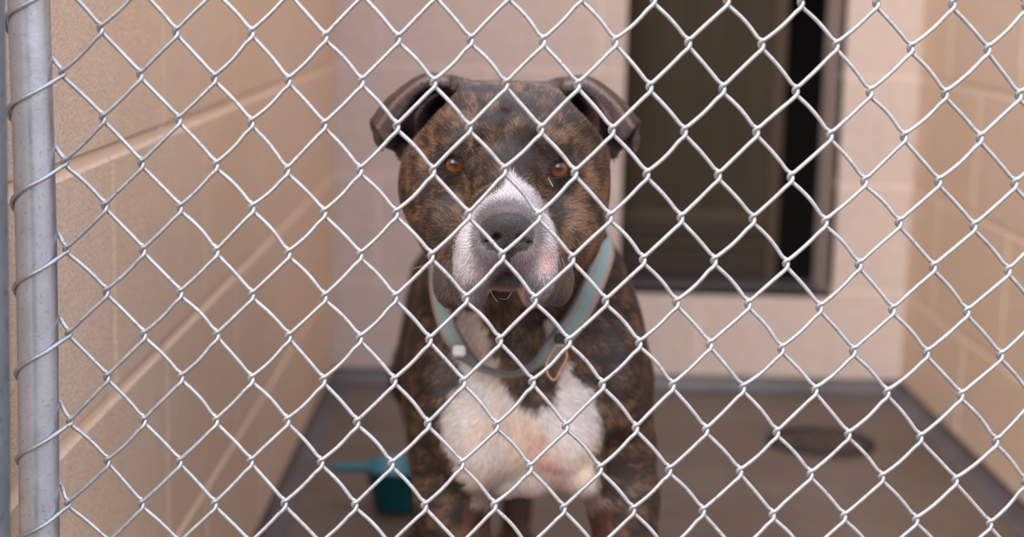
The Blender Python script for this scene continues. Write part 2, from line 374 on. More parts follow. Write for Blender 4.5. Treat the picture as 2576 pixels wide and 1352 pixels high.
# neighbouring gate post at the very edge of the photo
xe = [float(at_plane(q, y, 0.90)[0]) for q, y in ((8, 0), (14, 338), (18, 676), (21.5, 1014), (22, 1352))]
ze = [float(at_plane(15, y, 0.90)[2]) for y in (0, 338, 676, 1014, 1352)]
PR = 0.021
mb = MB(); zz = np.linspace(0.0, 1.6, 60); xx = np.interp(zz, ze[::-1], xe[::-1]) - PR
mb.tube(np.stack([xx, np.full(60, 0.90), zz], 1), PR, 40)
fp = mb.build('fence_post', M['dark_tube'], None, True)
tag(fp, 'dark grey steel post cut off by the left edge, left of the bright gate tube', 'post')
# ------------------------------------------------------------------ the dog: one implicit surface
def hashn(ix, iy, iz, seed):
    h = (ix * 374761393 + iy * 668265263 + iz * 2147483647 + seed * 1274126177) & 0xFFFFFFFF
    h = ((h ^ (h >> 13)) * 1274126177) & 0xFFFFFFFF
    return ((h ^ (h >> 16)) & 0xFFFF) / 65535.0
def vnoise(P, s, seed=0):
    q = np.asarray(P, float) * s + 100; i = np.floor(q).astype(np.int64); f = q - i; f = f * f * (3 - 2 * f); out = 0
    for a in (0, 1):
        for b_ in (0, 1):
            for c_ in (0, 1):
                w = (f[:, 0] if a else 1 - f[:, 0]) * (f[:, 1] if b_ else 1 - f[:, 1]) * (f[:, 2] if c_ else 1 - f[:, 2])
                out = out + w * hashn(i[:, 0] + a, i[:, 1] + b_, i[:, 2] + c_, seed)
    return out
def fbm(P, s, seed=0, o=3):
    return sum(vnoise(P, s * 2 ** k, seed + k) * 0.5 ** k for k in range(o)) / sum(0.5 ** k for k in range(o))
def axis(parts):
    a = [parts[0][0]]
    for lo, hi, st in parts: n = max(int(round((hi - lo) / st)), 1); a += list(np.linspace(lo, hi, n + 1)[1:])
    return np.array(a, np.float32)
FINE = 0.0013
AX = axis([(-0.20, -0.125, .005), (-0.125, -0.10, .003), (-0.10, 0.106, FINE), (0.106, 0.13, .003), (0.13, 0.21, .005)])
AY = axis([(1.055, 1.32, .0014), (1.32, 1.42, .0028), (1.42, 1.60, .005), (1.60, 2.30, .008)])
AZ = axis([(-0.012, 0.06, .004), (0.06, 0.36, .006), (0.36, 0.455, .003), (0.455, 0.69, FINE)])
SD = np.full((len(AX), len(AY), len(AZ)), 0.03, np.float32)
CB = np.stack([RT, UP, -FW]).astype(np.float32)          # head axes: right, up, towards the viewer
def region(lo, hi):
    s = []
    for A_, l, h in zip((AX, AY, AZ), lo, hi): s.append(slice(max(int(np.searchsorted(A_, l)) - 1, 0), min(int(np.searchsorted(A_, h)) + 1, len(A_))))
    return tuple(s)
def smin(a, b, k):
    h = np.clip(0.5 + 0.5 * (b - a) / k, 0, 1); return b + (a - b) * h - k * h * (1 - h)
def apply(sl, d, k, sub):
    g = SD[sl]
    SD[sl] = -smin(-g, d, k) if sub else smin(g, d, k)
def ell(c, r, rot=None, k=0.012, sub=False):
    c = np.asarray(c, np.float32); r = np.asarray(r, np.float32); B = CB if rot is None else rot
    m = float(r.max()) + k + 0.012
    sl = region(c - m, c + m)
    X, Y, Z = np.meshgrid(AX[sl[0]] - c[0], AY[sl[1]] - c[1], AZ[sl[2]] - c[2], indexing='ij')
    q = [(X * B[i, 0] + Y * B[i, 1] + Z * B[i, 2]) for i in range(3)]
    k0 = np.sqrt(sum((q[i] / r[i]) ** 2 for i in range(3))); k1 = np.sqrt(sum((q[i] / r[i] ** 2) ** 2 for i in range(3))) + 1e-6
    d = (k0 * (k0 - 1) / k1).astype(np.float32)
    apply(sl, -d if False else d, k, sub)
def rotz_view(deg, tilt=0):
    a = radians(deg); R_ = np.array([[cos(a), sin(a), 0], [-sin(a), cos(a), 0], [0, 0, 1]])
    t = radians(tilt); T = np.array([[1, 0, 0], [0, cos(t), sin(t)], [0, -sin(t), cos(t)]])
    return (T @ R_ @ CB).astype(np.float32)
def E(px, py, zc, rx, ry, rz, k=0.012, sub=False, rot=0, tilt=0):
    """ellipsoid: pixel centre, camera depth, pixel radii, depth radius in metres"""
    s = zc / FPX
    ell(at(px, py, zc), (rx * s, ry * s, rz), rotz_view(rot, tilt) if (rot or tilt) else None, k, sub)
def cone(a, b, ra, rb, k=0.012, sub=False):
    a = np.asarray(a, np.float32); b = np.asarray(b, np.float32); m = max(ra, rb) + k + 0.012
    sl = region(np.minimum(a, b) - m, np.maximum(a, b) + m)
    X, Y, Z = np.meshgrid(AX[sl[0]] - a[0], AY[sl[1]] - a[1], AZ[sl[2]] - a[2], indexing='ij')
    d = b - a; t = np.clip((X * d[0] + Y * d[1] + Z * d[2]) / (d @ d), 0, 1)
    dist = np.sqrt((X - t * d[0]) ** 2 + (Y - t * d[1]) ** 2 + (Z - t * d[2]) ** 2) - (ra + (rb - ra) * t)
    apply(sl, dist.astype(np.float32), k, sub)
def chain(pts, k=0.015, sub=False):
    for (p, r), (q, s) in zip(pts[:-1], pts[1:]): cone(p, q, r, s, k, sub)
def P2(px, py, zc, rpx): return (at(px, py, zc), rpx * zc / FPX)
# --- trunk and hind quarters (world metres)
W = lambda x, y, z: np.array([x, y, z])
ell(W(0.012, 1.56, 0.425), (0.098, 0.13, 0.125), np.eye(3, dtype=np.float32), 0.03)
ell(W(0.005, 1.75, 0.425), (0.098, 0.22, 0.115), np.eye(3, dtype=np.float32), 0.03)
ell(W(0.0, 1.98, 0.41), (0.075, 0.16, 0.090), np.eye(3, dtype=np.float32), 0.03)
ell(W(-0.012, 2.10, 0.40), (0.078, 0.09, 0.095), np.eye(3, dtype=np.float32), 0.03)
for s in (-1, 1):
    hx = -0.015 + s * 0.058
    chain([(W(hx, 2.06, .38), .046), (W(hx + s * .010 - .012, 1.98, .27), .040), (W(hx + s * .006 - .02, 2.12, .155), .021), (W(hx - .02, 2.10, .05), .019)], .018)
    ell(W(hx - .02, 2.075, .022), (.028, .045, .024), np.eye(3, dtype=np.float32), .008)
    for q in (-1.5, -.5, .5, 1.5): ell(W(hx - .02 + q * .012, 2.045 + abs(q) * .004, .016), (.0085, .018, .014), np.eye(3, dtype=np.float32), .003)
chain([(W(-.012, 2.16, .44), .026), (W(-.012, 2.21, .36), .017), (W(-.012, 2.24, .27), .011), (W(-.012, 2.26, .20), .006)], .02)
# --- neck, shoulders, chest
chain([P2(1285, 470, 1.34, 190), P2(1300, 640, 1.40, 205), P2(1315, 800, 1.47, 235)], .03)
E(1190, 780, 1.46, 130, 170, .085, .03); E(1450, 770, 1.46, 130, 180, .085, .03)
E(1310, 900, 1.43, 190, 190, .075, .03)
E(1125, 960, 1.455, 105, 190, .085, .025); E(1530, 940, 1.455, 98, 200, .085, .025)
E(1300, 1080, 1.44, 185, 130, .08, .025)
E(1200, 1090, 1.395, 95, 130, .045, .02); E(1410, 1095, 1.395, 100, 125, .045, .02)
E(1190, 1185, 1.41, 55, 52, .04, .012, rot=12); E(1272, 1205, 1.43, 42, 48, .035, .010); E(1345, 1195, 1.42, 60, 55, .04, .012); E(1468, 1195, 1.405, 55, 62, .04, .012, rot=-25)
E(1303, 1020, 1.345, 9, 70, .012, .012, True)
E(1255, 890, 1.345, 12, 110, .012, .012, True)
# --- fore legs
for s, pts in ((-1, [(1125, 980, 1.45, 98), (1128, 1140, 1.45, 88), (1138, 1260, 1.45, 84), (1158, 1400, 1.455, 78)]), (1, [(1537, 960, 1.45, 98), (1552, 1120, 1.45, 86), (1565, 1250, 1.45, 82), (1575, 1400, 1.455, 78)])):
    ch = [P2(*q) for q in pts]; c0 = ch[-1][0]
    chain(ch, .016)
    chain([ch[-1], (W(c0[0], c0[1] - .01, .115), .022), (W(c0[0], c0[1] - .018, .045), .021)], .012)
    ell(W(c0[0], c0[1] - .045, .024), (.032, .048, .026), np.eye(3, dtype=np.float32), .01)
    for q in (-1.5, -.5, .5, 1.5): ell(W(c0[0] + q * .0145, c0[1] - .080 + abs(q) * .005, .017), (.0100, .020, .0155), np.eye(3, dtype=np.float32), .003)
# --- head: skull
E(1277, 330, 1.275, 215, 122, .075, .02)
E(1160, 345, 1.25, 125, 112, .060, .02); E(1398, 348, 1.25, 125, 112, .060, .02)
E(1275, 400, 1.235, 165, 130, .055, .02)
E(1110, 470, 1.252, 104, 132, .056, .018); E(1433, 472, 1.252, 98, 134, .056, .018)
E(1140, 585, 1.240, 80, 92, .046, .016); E(1432, 590, 1.240, 78, 96, .046, .016)
E(1275, 560, 1.24, 170, 120, .06, .02)
E(1275, 345, 1.205, 130, 78, .030, .014)
E(1163, 365, 1.200, 58, 36, .021, .010, rot=14); E(1385, 370, 1.200, 58, 36, .021, .010, rot=-14)
E(1275, 300, 1.172, 9, 62, .007, .010, True)
E(1226, 290, 1.176, 50, 5, .006, .008, True, rot=16); E(1322, 292, 1.176, 50, 5, .006, .008, True, rot=-16)
E(1205, 385, 1.178, 5, 30, .005, .007, True, rot=-20); E(1345, 390, 1.178, 5, 30, .005, .007, True, rot=20)
# conchas: hollows between skull and ear flap
E(1078, 292, 1.232, 98, 26, .050, .006, True, rot=45)
E(1482, 292, 1.232, 98, 26, .050, .006, True, rot=-45)
# --- muzzle
E(1275, 455, 1.195, 82, 70, .034, .014)
E(1273, 520, 1.165, 86, 66, .036, .014)
E(1273, 575, 1.138, 104, 62, .038, .012)
E(1212, 625, 1.133, 74, 82, .036, .008); E(1340, 625, 1.133, 70, 84, .036, .008)
E(1190, 690, 1.136, 58, 72, .033, .006, rot=-4); E(1362, 690, 1.136, 50, 70, .033, .006, rot=4)
E(1186, 738, 1.140, 40, 44, .026, .006); E(1352, 728, 1.140, 40, 46, .026, .006)
E(1145, 690, 1.168, 52, 84, .032, .012, rot=-10); E(1392, 690, 1.172, 46, 78, .032, .012, rot=10)
E(1275, 660, 1.195, 120, 62, .045, .012)
E(1270, 702, 1.160, 50, 30, .024, .004)
E(1322, 742, 1.145, 17, 28, .013, .004, rot=25)
E(1279, 655, 1.093, 3.2, 52, .007, .004, True)
E(1266, 770, 1.12, 46, 56, .05, .006, True, rot=0)
# --- nose
E(1275, 582, 1.114, 70, 50, .019, .004)
E(1275, 566, 1.108, 52, 34, .018, .006)
E(1236, 606, 1.112, 34, 26, .014, .005); E(1316, 610, 1.112, 34, 26, .014, .005)
E(1250, 596, 1.090, 12, 11, .017, .002, True, rot=-25); E(1309, 600, 1.090, 12, 11, .017, .002, True, rot=25)
E(1228, 606, 1.097, 16, 3.2, .008, .002, True, rot=18); E(1330, 610, 1.097, 16, 3.2, .008, .002, True, rot=-18)
E(1278, 618, 1.091, 2.6, 26, .006, .003, True)
# --- eyes: lids raised, then opened
EYES = [(1143, 414, 1.1965), (1406, 424, 1.1965)]
ER = 0.0098
for s, (ex, ey, ez) in zip((-1, 1), EYES):
    E(ex, ey, ez, 43, 38, .0118, .008)
    E(ex, ey + 1, ez - .013, 25.5, 21.5, .0075, .0025, True)
    E(ex - s * 24, ey + 17, ez - .010, 11, 5, .006, .003, True, rot=s * 35)
    ell(at(ex, ey, ez), (ER + .0002,) * 3, None, .001, True)
# --- ears: folded sheets, splatted as small balls
def sheet(rows, nu, nv, r):
    G = np.array([[at(*p) for p in row] for row in rows])
    A_ = np.array([catmull(row, nu) for row in G]); B_ = np.array([catmull(A_[:, i], nv) for i in range(A_.shape[1])])
    return B_
EAR_L = [[(1160, 250, 1.262), (1120, 290, 1.272), (1062, 345, 1.280), (1012, 395, 1.288)],
         [(1168, 226, 1.268), (1105, 236, 1.292), (1035, 300, 1.300), (992, 372, 1.302)],
         [(1150, 214, 1.262), (1075, 206, 1.285), (990, 268, 1.294), (952, 350, 1.296)],
         [(1130, 202, 1.250), (1068, 195, 1.268), (985, 250, 1.272), (941, 306, 1.274)],
         [(1122, 203, 1.244), (1068, 204, 1.252), (1000, 256, 1.252), (955, 322, 1.254)],
         [(1124, 214, 1.240), (1066, 218, 1.242), (1010, 270, 1.242), (972, 348, 1.246)]]
EAR_R = [[(1398, 250, 1.262), (1436, 290, 1.272), (1492, 340, 1.280), (1542, 392, 1.288)],
         [(1392, 226, 1.268), (1450, 236, 1.292), (1515, 300, 1.300), (1560, 368, 1.302)],
         [(1405, 218, 1.262), (1478, 212, 1.285), (1556, 268, 1.294), (1592, 345, 1.296)],
         [(1412, 212, 1.250), (1475, 200, 1.268), (1548, 248, 1.272), (1600, 308, 1.274)],
         [(1424, 214, 1.244), (1474, 208, 1.252), (1538, 256, 1.252), (1588, 320, 1.254)],
         [(1422, 226, 1.240), (1474, 226, 1.242), (1524, 274, 1.242), (1560, 350, 1.246)]]
for ear, tip in ((EAR_L, [(944, 318, 1.270, 9), (954, 352, 1.262, 8), (961, 378, 1.258, 5)]), (EAR_R, [(1597, 318, 1.270, 9), (1596, 352, 1.262, 8), (1597, 384, 1.258, 5)])):
    B_ = sheet(ear, 22, 9, 0)
    for p in B_.reshape(-1, 3): 
        c = p.astype(np.float32); rr = 0.0027; sl = region(c - .0058, c + .0058)
        X, Y, Z = np.meshgrid(AX[sl[0]] - c[0], AY[sl[1]] - c[1], AZ[sl[2]] - c[2], indexing='ij')
        g = SD[sl]; SD[sl] = np.minimum(g, np.sqrt(X * X + Y * Y + Z * Z) - rr)
    for (a, b_) in zip(tip[:-1], tip[1:]): cone(at(*a[:3]), at(*b_[:3]), a[3] * .0003, b_[3] * .0003, .006)
for px, py in ((1165, 238), (1145, 222)): E(px, py, 1.262, 24, 20, .014, .010)
for px, py in ((1398, 238), (1418, 226)): E(px, py, 1.262, 24, 20, .014, .010)

# --- surface nets on the stretched grid
def surface_nets(S):
    neg = S < 0
    nx, ny, nz = S.shape
    cnt = np.zeros((nx - 1, ny - 1, nz - 1), np.uint8)
    for a in (0, 1):
        for b_ in (0, 1):
            for c_ in (0, 1): cnt += neg[a:nx - 1 + a, b_:ny - 1 + b_, c_:nz - 1 + c_]
    act = np.argwhere((cnt > 0) & (cnt < 8)); idx = np.full(cnt.shape, -1, np.int32); idx[tuple(act.T)] = np.arange(len(act))
    acc = np.zeros((len(act), 3)); num = np.zeros(len(act))
    corner = [(a, b_, c_) for a in (0, 1) for b_ in (0, 1) for c_ in (0, 1)]
    Vv = {c: S[act[:, 0] + c[0], act[:, 1] + c[1], act[:, 2] + c[2]] for c in corner}
    Pp = {c: np.stack([AX[act[:, 0] + c[0]], AY[act[:, 1] + c[1]], AZ[act[:, 2] + c[2]]], 1) for c in corner}
    for c in corner:
        for ax in range(3):
            if c[ax] == 0:
                d = list(c); d[ax] = 1; d = tuple(d); a, b_ = Vv[c], Vv[d]; m = (a < 0) != (b_ < 0); t = np.where(m, a / (a - b_ + 1e-12), 0)
                acc += np.where(m[:, None], Pp[c] + (Pp[d] - Pp[c]) * t[:, None], 0); num += m
    V = acc / num[:, None]; F = []
    for ax in range(3):
        sl0 = [slice(None)] * 3; sl1 = [slice(None)] * 3; sl0[ax] = slice(0, -1); sl1[ax] = slice(1, None)
        o = [k for k in range(3) if k != ax]
        for k in o: sl0[k] = slice(1, -1); sl1[k] = slice(1, -1)
        a, b_ = neg[tuple(sl0)], neg[tuple(sl1)]; e_ = np.argwhere(a != b_)
        if not len(e_): continue
        fl = a[tuple(e_.T)]; base = e_.copy()
        q = []
        for du, dv in ((0, 0), (1, 0), (1, 1), (0, 1)):
            p = base.copy(); p[:, o[0]] += du; p[:, o[1]] += dv; q.append(idx[tuple(p.T)])
        q = np.stack(q, 1); flip = fl if ax != 1 else ~fl
        q[~flip] = q[~flip][:, ::-1]; F.append(q)
    return V, np.concatenate(F)
V, F = surface_nets(SD)
del SD
# light smoothing (Laplacian) away from the eyes and nose
def smooth(V, F, it, w):
    E_ = np.concatenate([F[:, [0, 1]], F[:, [1, 2]], F[:, [2, 3]], F[:, [3, 0]]]); deg = np.bincount(E_[:, 0], minlength=len(V)) + np.bincount(E_[:, 1], minlength=len(V))
    for _ in range(it):
        A_ = np.stack([np.bincount(E_[:, 0], V[E_[:, 1], k], len(V)) + np.bincount(E_[:, 1], V[E_[:, 0], k], len(V)) for k in range(3)], 1)
        V = V + w * (A_ / deg[:, None] - V)
    return V
V = smooth(V, F, 3, 0.5)
# keep the largest connected piece
def vertex_normals(V, F):
    n = np.cross(V[F[:, 2]] - V[F[:, 0]], V[F[:, 3]] - V[F[:, 1]]); N = np.zeros_like(V)
    for k in range(4):
        for a in range(3): N[:, a] += np.bincount(F[:, k], n[:, a], len(V))
    return N / (np.linalg.norm(N, axis=1)[:, None] + 1e-12)
NV = vertex_normals(V, F)
# ------------------------------------------------------------------ coat
def poly_sd(x, y, poly):
    p = np.array(poly, float); q = np.roll(p, -1, 0); inside = np.zeros(len(x), bool); d = np.full(len(x), 1e9)
    for (x0, y0), (x1, y1) in zip(p, q):
        c = ((y0 > y) != (y1 > y)) & (x < (x1 - x0) * (y - y0) / (y1 - y0 + 1e-9) + x0); inside ^= c
        ex, ey = x1 - x0, y1 - y0; t = np.clip(((x - x0) * ex + (y - y0) * ey) / (ex * ex + ey * ey), 0, 1)
        d = np.minimum(d, np.hypot(x - x0 - t * ex, y - y0 - t * ey))
    return np.where(inside, d, -d)
BLAZE = [(1290, 436), (1312, 455), (1345, 482), (1372, 515), (1388, 555), (1398, 600), (1406, 650), (1402, 700), (1385, 745), (1360, 775), (1320, 790), (1200, 790), (1172, 768), (1152, 730), (1142, 690), (1140, 650), (1148, 605), (1165, 565), (1190, 530), (1222, 500), (1258, 476), (1275, 450)]
CHEST = [(1150, 780), (1205, 770), (1232, 840), (1252, 905), (1262, 950), (1290, 985), (1318, 1018), (1345, 1035), (1385, 1012), (1400, 970), (1405, 925), (1430, 905), (1445, 945), (1480, 985), (1505, 1050), (1508, 1110), (1488, 1150), (1500, 1215), (1520, 1262), (1490, 1285), (1440, 1262), (1400, 1275), (1200, 1275), (1165, 1215), (1140, 1160), (1112, 1100), (1108, 1050), (1135, 1000), (1172, 965), (1172, 935), (1148, 885), (1145, 835)]
PATCH = [(1366, 800), (1385, 796), (1412, 828), (1420, 850), (1385, 868), (1368, 845)]
def ss(x, a, b): t = np.clip((x - a) / (b - a), 0, 1); return t * t * (3 - 2 * t)
def lerp(a, b, t): return a + (np.asarray(b) - a) * t[:, None]
def coat(P, jit):
    """coat colour at points P, with shade painted onto the rear body; jit = per-hair random 0..1"""
    x, y, z = project(P); n = len(x)
    hd = (z < 1.335) & ((y < 780) | (z < 1.2))
    d0 = np.array([0.036, 0.023, 0.019]); t0 = np.array([0.275, 0.145, 0.080])
    warp = np.stack([vnoise(P, 60, 31), vnoise(P, 60, 41), vnoise(P, 60, 51)], 1) - .5
    st = np.where(hd, fbm(P + warp * .010, 120, 3, 3), fbm(P * np.array([.55, .8, 1.9]) + warp * .016, 78, 9, 3))
    bias = np.where(hd, -0.015, -0.04)
    side = np.clip(np.abs(x - 1275) / 260, 0, 1)
    bias = bias + np.where(hd, .075 * side + .05 * ss(-y, -235, -205) - .02, 0)
    fh = np.exp(-(((x - 1268) / 75) ** 2 + ((y - 355) / 60) ** 2)); bias = bias - .12 * fh * hd
    bias = bias - .13 * hd * np.exp(-(((x - 1268) / 75) ** 2 + ((y - 425) / 60) ** 2))
    bias = bias - .10 * hd * (np.exp(-(((x - 1175) / 50) ** 2 + ((y - 490) / 70) ** 2)) + np.exp(-(((x - 1400) / 50) ** 2 + ((y - 500) / 60) ** 2)))
    neckth = (~hd) & (y < 1000) & (y > 700) & (np.abs(x - 1330) < 150); bias = bias + .05 * neckth
    m = ss(st + bias + (jit - .5) * .50, .46, .76) * .90
    c = lerp(np.tile(d0, (n, 1)), t0, m)
    gr = ss(fbm(P, 40, 77, 2), .45, .75) * .22 * (1 - m); c = lerp(c, [0.085, 0.062, 0.056], gr)
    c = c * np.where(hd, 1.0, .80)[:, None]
    # skin tone round the eyes
    for ex, ey, ez in EYES:
        q = np.hypot((x - ex) / 46, (y - ey) / 41); w = ss(-q, -1.5, -.75) * hd; c = lerp(c, [0.066, 0.043, 0.043], w * .75)
        w = ss(-q, -.84, -.70) * hd; c = lerp(c, [0.010, 0.007, 0.008], w)
    # ears
    for sg in (1, -1):
        mx = (lambda q: q) if sg > 0 else (lambda q: 2 * 1276.5 - q)
        poly = [(mx(a_), b_) for a_, b_ in ((1150, 190), (1075, 175), (980, 225), (915, 300), (950, 400), (975, 395), (992, 380), (1008, 398), (1060, 350), (1122, 288), (1165, 248), (1168, 215))]
        inside = hd & (z > 1.222) & (poly_sd(x, y, poly) + (jit - .5) * 10 > 0)
        ear_ = EAR_L if sg > 0 else EAR_R; rim = np.array([p[:2] for p in catmull(ear_[5], 6)]); rm2 = np.array([p[:2] for p in catmull(ear_[4], 40)])
        dm = np.min(np.hypot(x[:, None] - rm2[:, 0], y[:, None] - rm2[:, 1]), 1)
        cav = inside & (poly_sd(x, y, [tuple(q) for q in rim] + [(mx(985), 395), (mx(1060), 355), (mx(1130), 292), (mx(1175), 240)]) > 2)
        furc = lerp(np.tile(np.array([0.050, 0.034, 0.028]), (n, 1)), [0.12, 0.075, 0.060], ss(fbm(P, 70, 71, 3) + (jit - .5) * .4, .45, .8))
        c = np.where(inside[:, None], furc, c)
        c = lerp(c, [0.26, 0.165, 0.14], ss(-dm, -6.5, -2.5) * inside * (z < 1.266) * .8)
        blob = np.exp(-(((x - (1036 if sg > 0 else 1506)) / 30) ** 2 + ((y - 296) / 30) ** 2))
        c = lerp(c, [0.016, 0.010, 0.013], cav * .9); c = lerp(c, [0.42, 0.25, 0.25] if sg < 0 else [0.28, 0.19, 0.21], cav * blob)
    # muzzle
    wob = (fbm(P, 160, 5, 2) - .5) * 22 + (jit - .5) * 12
    mz = hd & (z < 1.188)
    b = poly_sd(x, y, BLAZE) + wob * .6
    wh = ss(b, -2, 6) * mz
    white = np.array([0.52, 0.465, 0.47]); mcol = np.tile(white, (n, 1))
    halo = np.hypot((x - 1275) / 86, (y - 592) / 82); hw = ss(-halo - (jit - .5) * .18, -1.25, -.95); mcol = lerp(mcol, [0.092, 0.072, 0.068], hw * .93)
    lip = ss(-np.hypot((x - 1280) / 108, (y - 695) / 100) + (fbm(P, 220, 8, 2) - .5) * .7 + (jit - .5) * .5, -1.12, -.66); mcol = lerp(mcol, [0.185, 0.145, 0.165], lip * .88)
    low = ss(y + (jit - .5) * 50, 650, 745); mcol = lerp(mcol, [0.15, 0.115, 0.115], low * .80)
    pk = np.exp(-(((x - 1374) / 20) ** 2 + ((y - 655) / 26) ** 2)); mcol = lerp(mcol, [0.72, 0.42, 0.43], pk * .9)
    pk = ss(fbm(P, 330, 19, 2), .62, .72) * ((y > 630) & (x < 1230)); mcol = lerp(mcol, [0.36, 0.18, 0.20], pk * .6)
    ls = np.exp(-(((x - (1178 - (y - 560) * .12)) / 17) ** 4 + ((y - 600) / 62) ** 4)); mcol = lerp(mcol, [0.62, 0.55, 0.57], ls)
    c = c * (1 - wh[:, None]) + mcol * wh[:, None]
    lipb = hd & (z < 1.20) & (y > 660) & (wh < .5); c = lerp(c, [0.13, 0.10, 0.10], lipb * (.45 + .4 * jit))
    c = lerp(c, [0.045, 0.032, 0.034], np.exp(-(((x - 1268) / 42) ** 2 + ((y - 700) / 15) ** 2)) * hd * (z > 1.11) * (z < 1.19) * .9)
    phil = hd & (z < 1.125) & (np.abs(x - 1279) < 4.5) & (y > 622) & (y < 702); c = lerp(c, [0.02, 0.015, 0.018], phil * .8)
    ch = hd & (z > 1.118) & (z < 1.18) & (y > 708) & (y < 740) & (np.abs(x - 1272) < 48); c = lerp(c, [0.46, 0.27, 0.24], ch * ss(y, 716, 724) * .9)
    pl = hd & (z > 1.125) & (z < 1.17) & (np.hypot(x - 1323, y - 750) < 30) & (x + (y - 750) * .3 < 1338); c = lerp(c, [0.46, 0.24, 0.20], pl * .85)
    # nose leather
    no = (z < 1.126) & (poly_sd(x, y, NOSE) > 0); c = lerp(c, [0.066, 0.055, 0.054], no * 1.0)
    # chest and throat markings
    fr = (~hd) & (z < 1.52)
    w2 = (fbm(P, 120, 15, 2) - .5) * 30 + (jit - .5) * 22
    cs = np.maximum(ss(poly_sd(x, y, CHEST) + w2 * .7, -3, 7), ss(poly_sd(x, y, PATCH) + w2 * .5, -3, 7)) * fr
    cc = np.tile(np.array([0.64, 0.57, 0.545]), (n, 1))
    cc = lerp(cc, [0.62, 0.44, 0.30], .7 * ss(fbm(P, 22, 25, 2), .48, .70))
    cc = lerp(cc, [0.60, 0.36, 0.31], .9 * np.exp(-(((x - 1368 - (y - 1150) * .7) / 42) ** 2 + ((y - 1150) / 70) ** 2)))
    cc = lerp(cc, [0.42, 0.17, 0.15], .9 * np.exp(-(((x - 1395 - (y - 1175) * 1.7) / 30) ** 2 + ((y - 1175) / 11) ** 2)))
    cc = lerp(cc, [0.50, 0.21, 0.19], .8 * np.exp(-(((x - 1362) / 12) ** 2 + ((y - 1098) / 10) ** 2)))
    cc = lerp(cc, [0.60, 0.28, 0.26], .8 * np.exp(-(((x - 1203) / 22) ** 2 + ((y - 884) / 12) ** 2)))
    cc = lerp(cc, [0.42, 0.28, 0.24], .8 * ss(y, 1195, 1260))
    c = c * (1 - cs[:, None]) + cc * cs[:, None]
    inl = (~hd) & (y > 1215) & (((np.abs(x - 1215) < 45)) | (np.abs(x - 1500) < 32) | (np.abs(x - 1430) < 40)) & (cs < .5) & (z < 1.6)
    c = lerp(c, [0.15, 0.052, 0.050], inl * .6 * ss(fbm(P, 60, 45, 2), .4, .6))
    c = lerp(c, [0.050, 0.026, 0.020], .65 * ss(z, 1.56, 1.75))  # rear body darkened with depth: its shade is painted into the coat colour
    return np.clip(c, 0, 1)
NOSE = [(1275, 533), (1312, 538), (1336, 556), (1345, 582), (1343, 612), (1325, 630), (1300, 634), (1292, 645), (1279, 655), (1266, 645), (1252, 632), (1226, 628), (1207, 610), (1204, 582), (1213, 556), (1240, 538)]
xv, yv, zv = project(V)
nose_mask = ss(poly_sd(xv, yv, NOSE), 0, 5) * (zv < 1.126)
eye_mask = np.zeros(len(V))
for ex, ey, ez in EYES: eye_mask = np.maximum(eye_mask, ss(-np.hypot((xv - ex) / 30, (yv - ey) / 26), -1.06, -.98) * (zv < 1.25))
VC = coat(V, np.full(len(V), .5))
m, nt, ln, b = mat('dog_coat', (0.05, 0.03, 0.02), 0.6); M['coat'] = m
at_ = nt.new('ShaderNodeAttribute'); at_.attribute_name = 'coat'; am = nt.new('ShaderNodeAttribute'); am.attribute_name = 'leather'
fine = ramp2(nt, ln, noise(nt, ln, 900, 3, 0.7), 0.3, (0.78, 0.76, 0.75), 0.7, (1.15, 1.15, 1.15))
ln.new(mixc(nt, ln, 0.8, at_.outputs['Color'], fine, 'MULTIPLY'), b.inputs['Base Color'])
rg = nt.new('ShaderNodeMapRange'); ln.new(am.outputs['Fac'], rg.inputs[0]); rg.inputs[3].default_value = 0.62; rg.inputs[4].default_value = 0.30; ln.new(rg.outputs[0], b.inputs['Roughness'])
vo = nt.new('ShaderNodeTexVoronoi'); vo.feature = 'DISTANCE_TO_EDGE'; vo.inputs['Scale'].default_value = 820; t = nt.new('ShaderNodeTexCoord'); ln.new(t.outputs['Object'], vo.inputs['Vector'])
mr = nt.new('ShaderNodeMapRange'); ln.new(vo.outputs['Distance'], mr.inputs[0]); mr.inputs[2].default_value = 0.25
mu = nt.new('ShaderNodeMath'); mu.operation = 'MULTIPLY'; ln.new(mr.outputs[0], mu.inputs[0]); ln.new(am.outputs['Fac'], mu.inputs[1])
bump(nt, ln, b, mu.outputs[0], 0.8, 0.0007)
b.inputs['Specular IOR Level'].default_value = 0.3
me = bpy.data.meshes.new('dog'); me.vertices.add(len(V)); me.vertices.foreach_set('co', V.ravel())
me.loops.add(F.size); me.loops.foreach_set('vertex_index', F.ravel().astype(np.int32)); me.polygons.add(len(F))
me.polygons.foreach_set('loop_start', np.arange(0, F.size, 4, dtype=np.int32)); me.polygons.foreach_set('use_smooth', np.ones(len(F), bool))
me.update(calc_edges=True); me.validate(); me.materials.append(M['coat'])
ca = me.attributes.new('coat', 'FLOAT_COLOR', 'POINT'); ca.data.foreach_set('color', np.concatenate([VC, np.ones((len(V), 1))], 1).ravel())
la = me.attributes.new('leather', 'FLOAT', 'POINT'); la.data.foreach_set('value', nose_mask.astype(np.float32))
dog = bpy.data.objects.new('dog', me); COL.objects.link(dog)
tag(dog, 'brindle and white bull-type dog standing behind the chain link, looking at the viewer', 'dog')
print('dog verts', len(V))
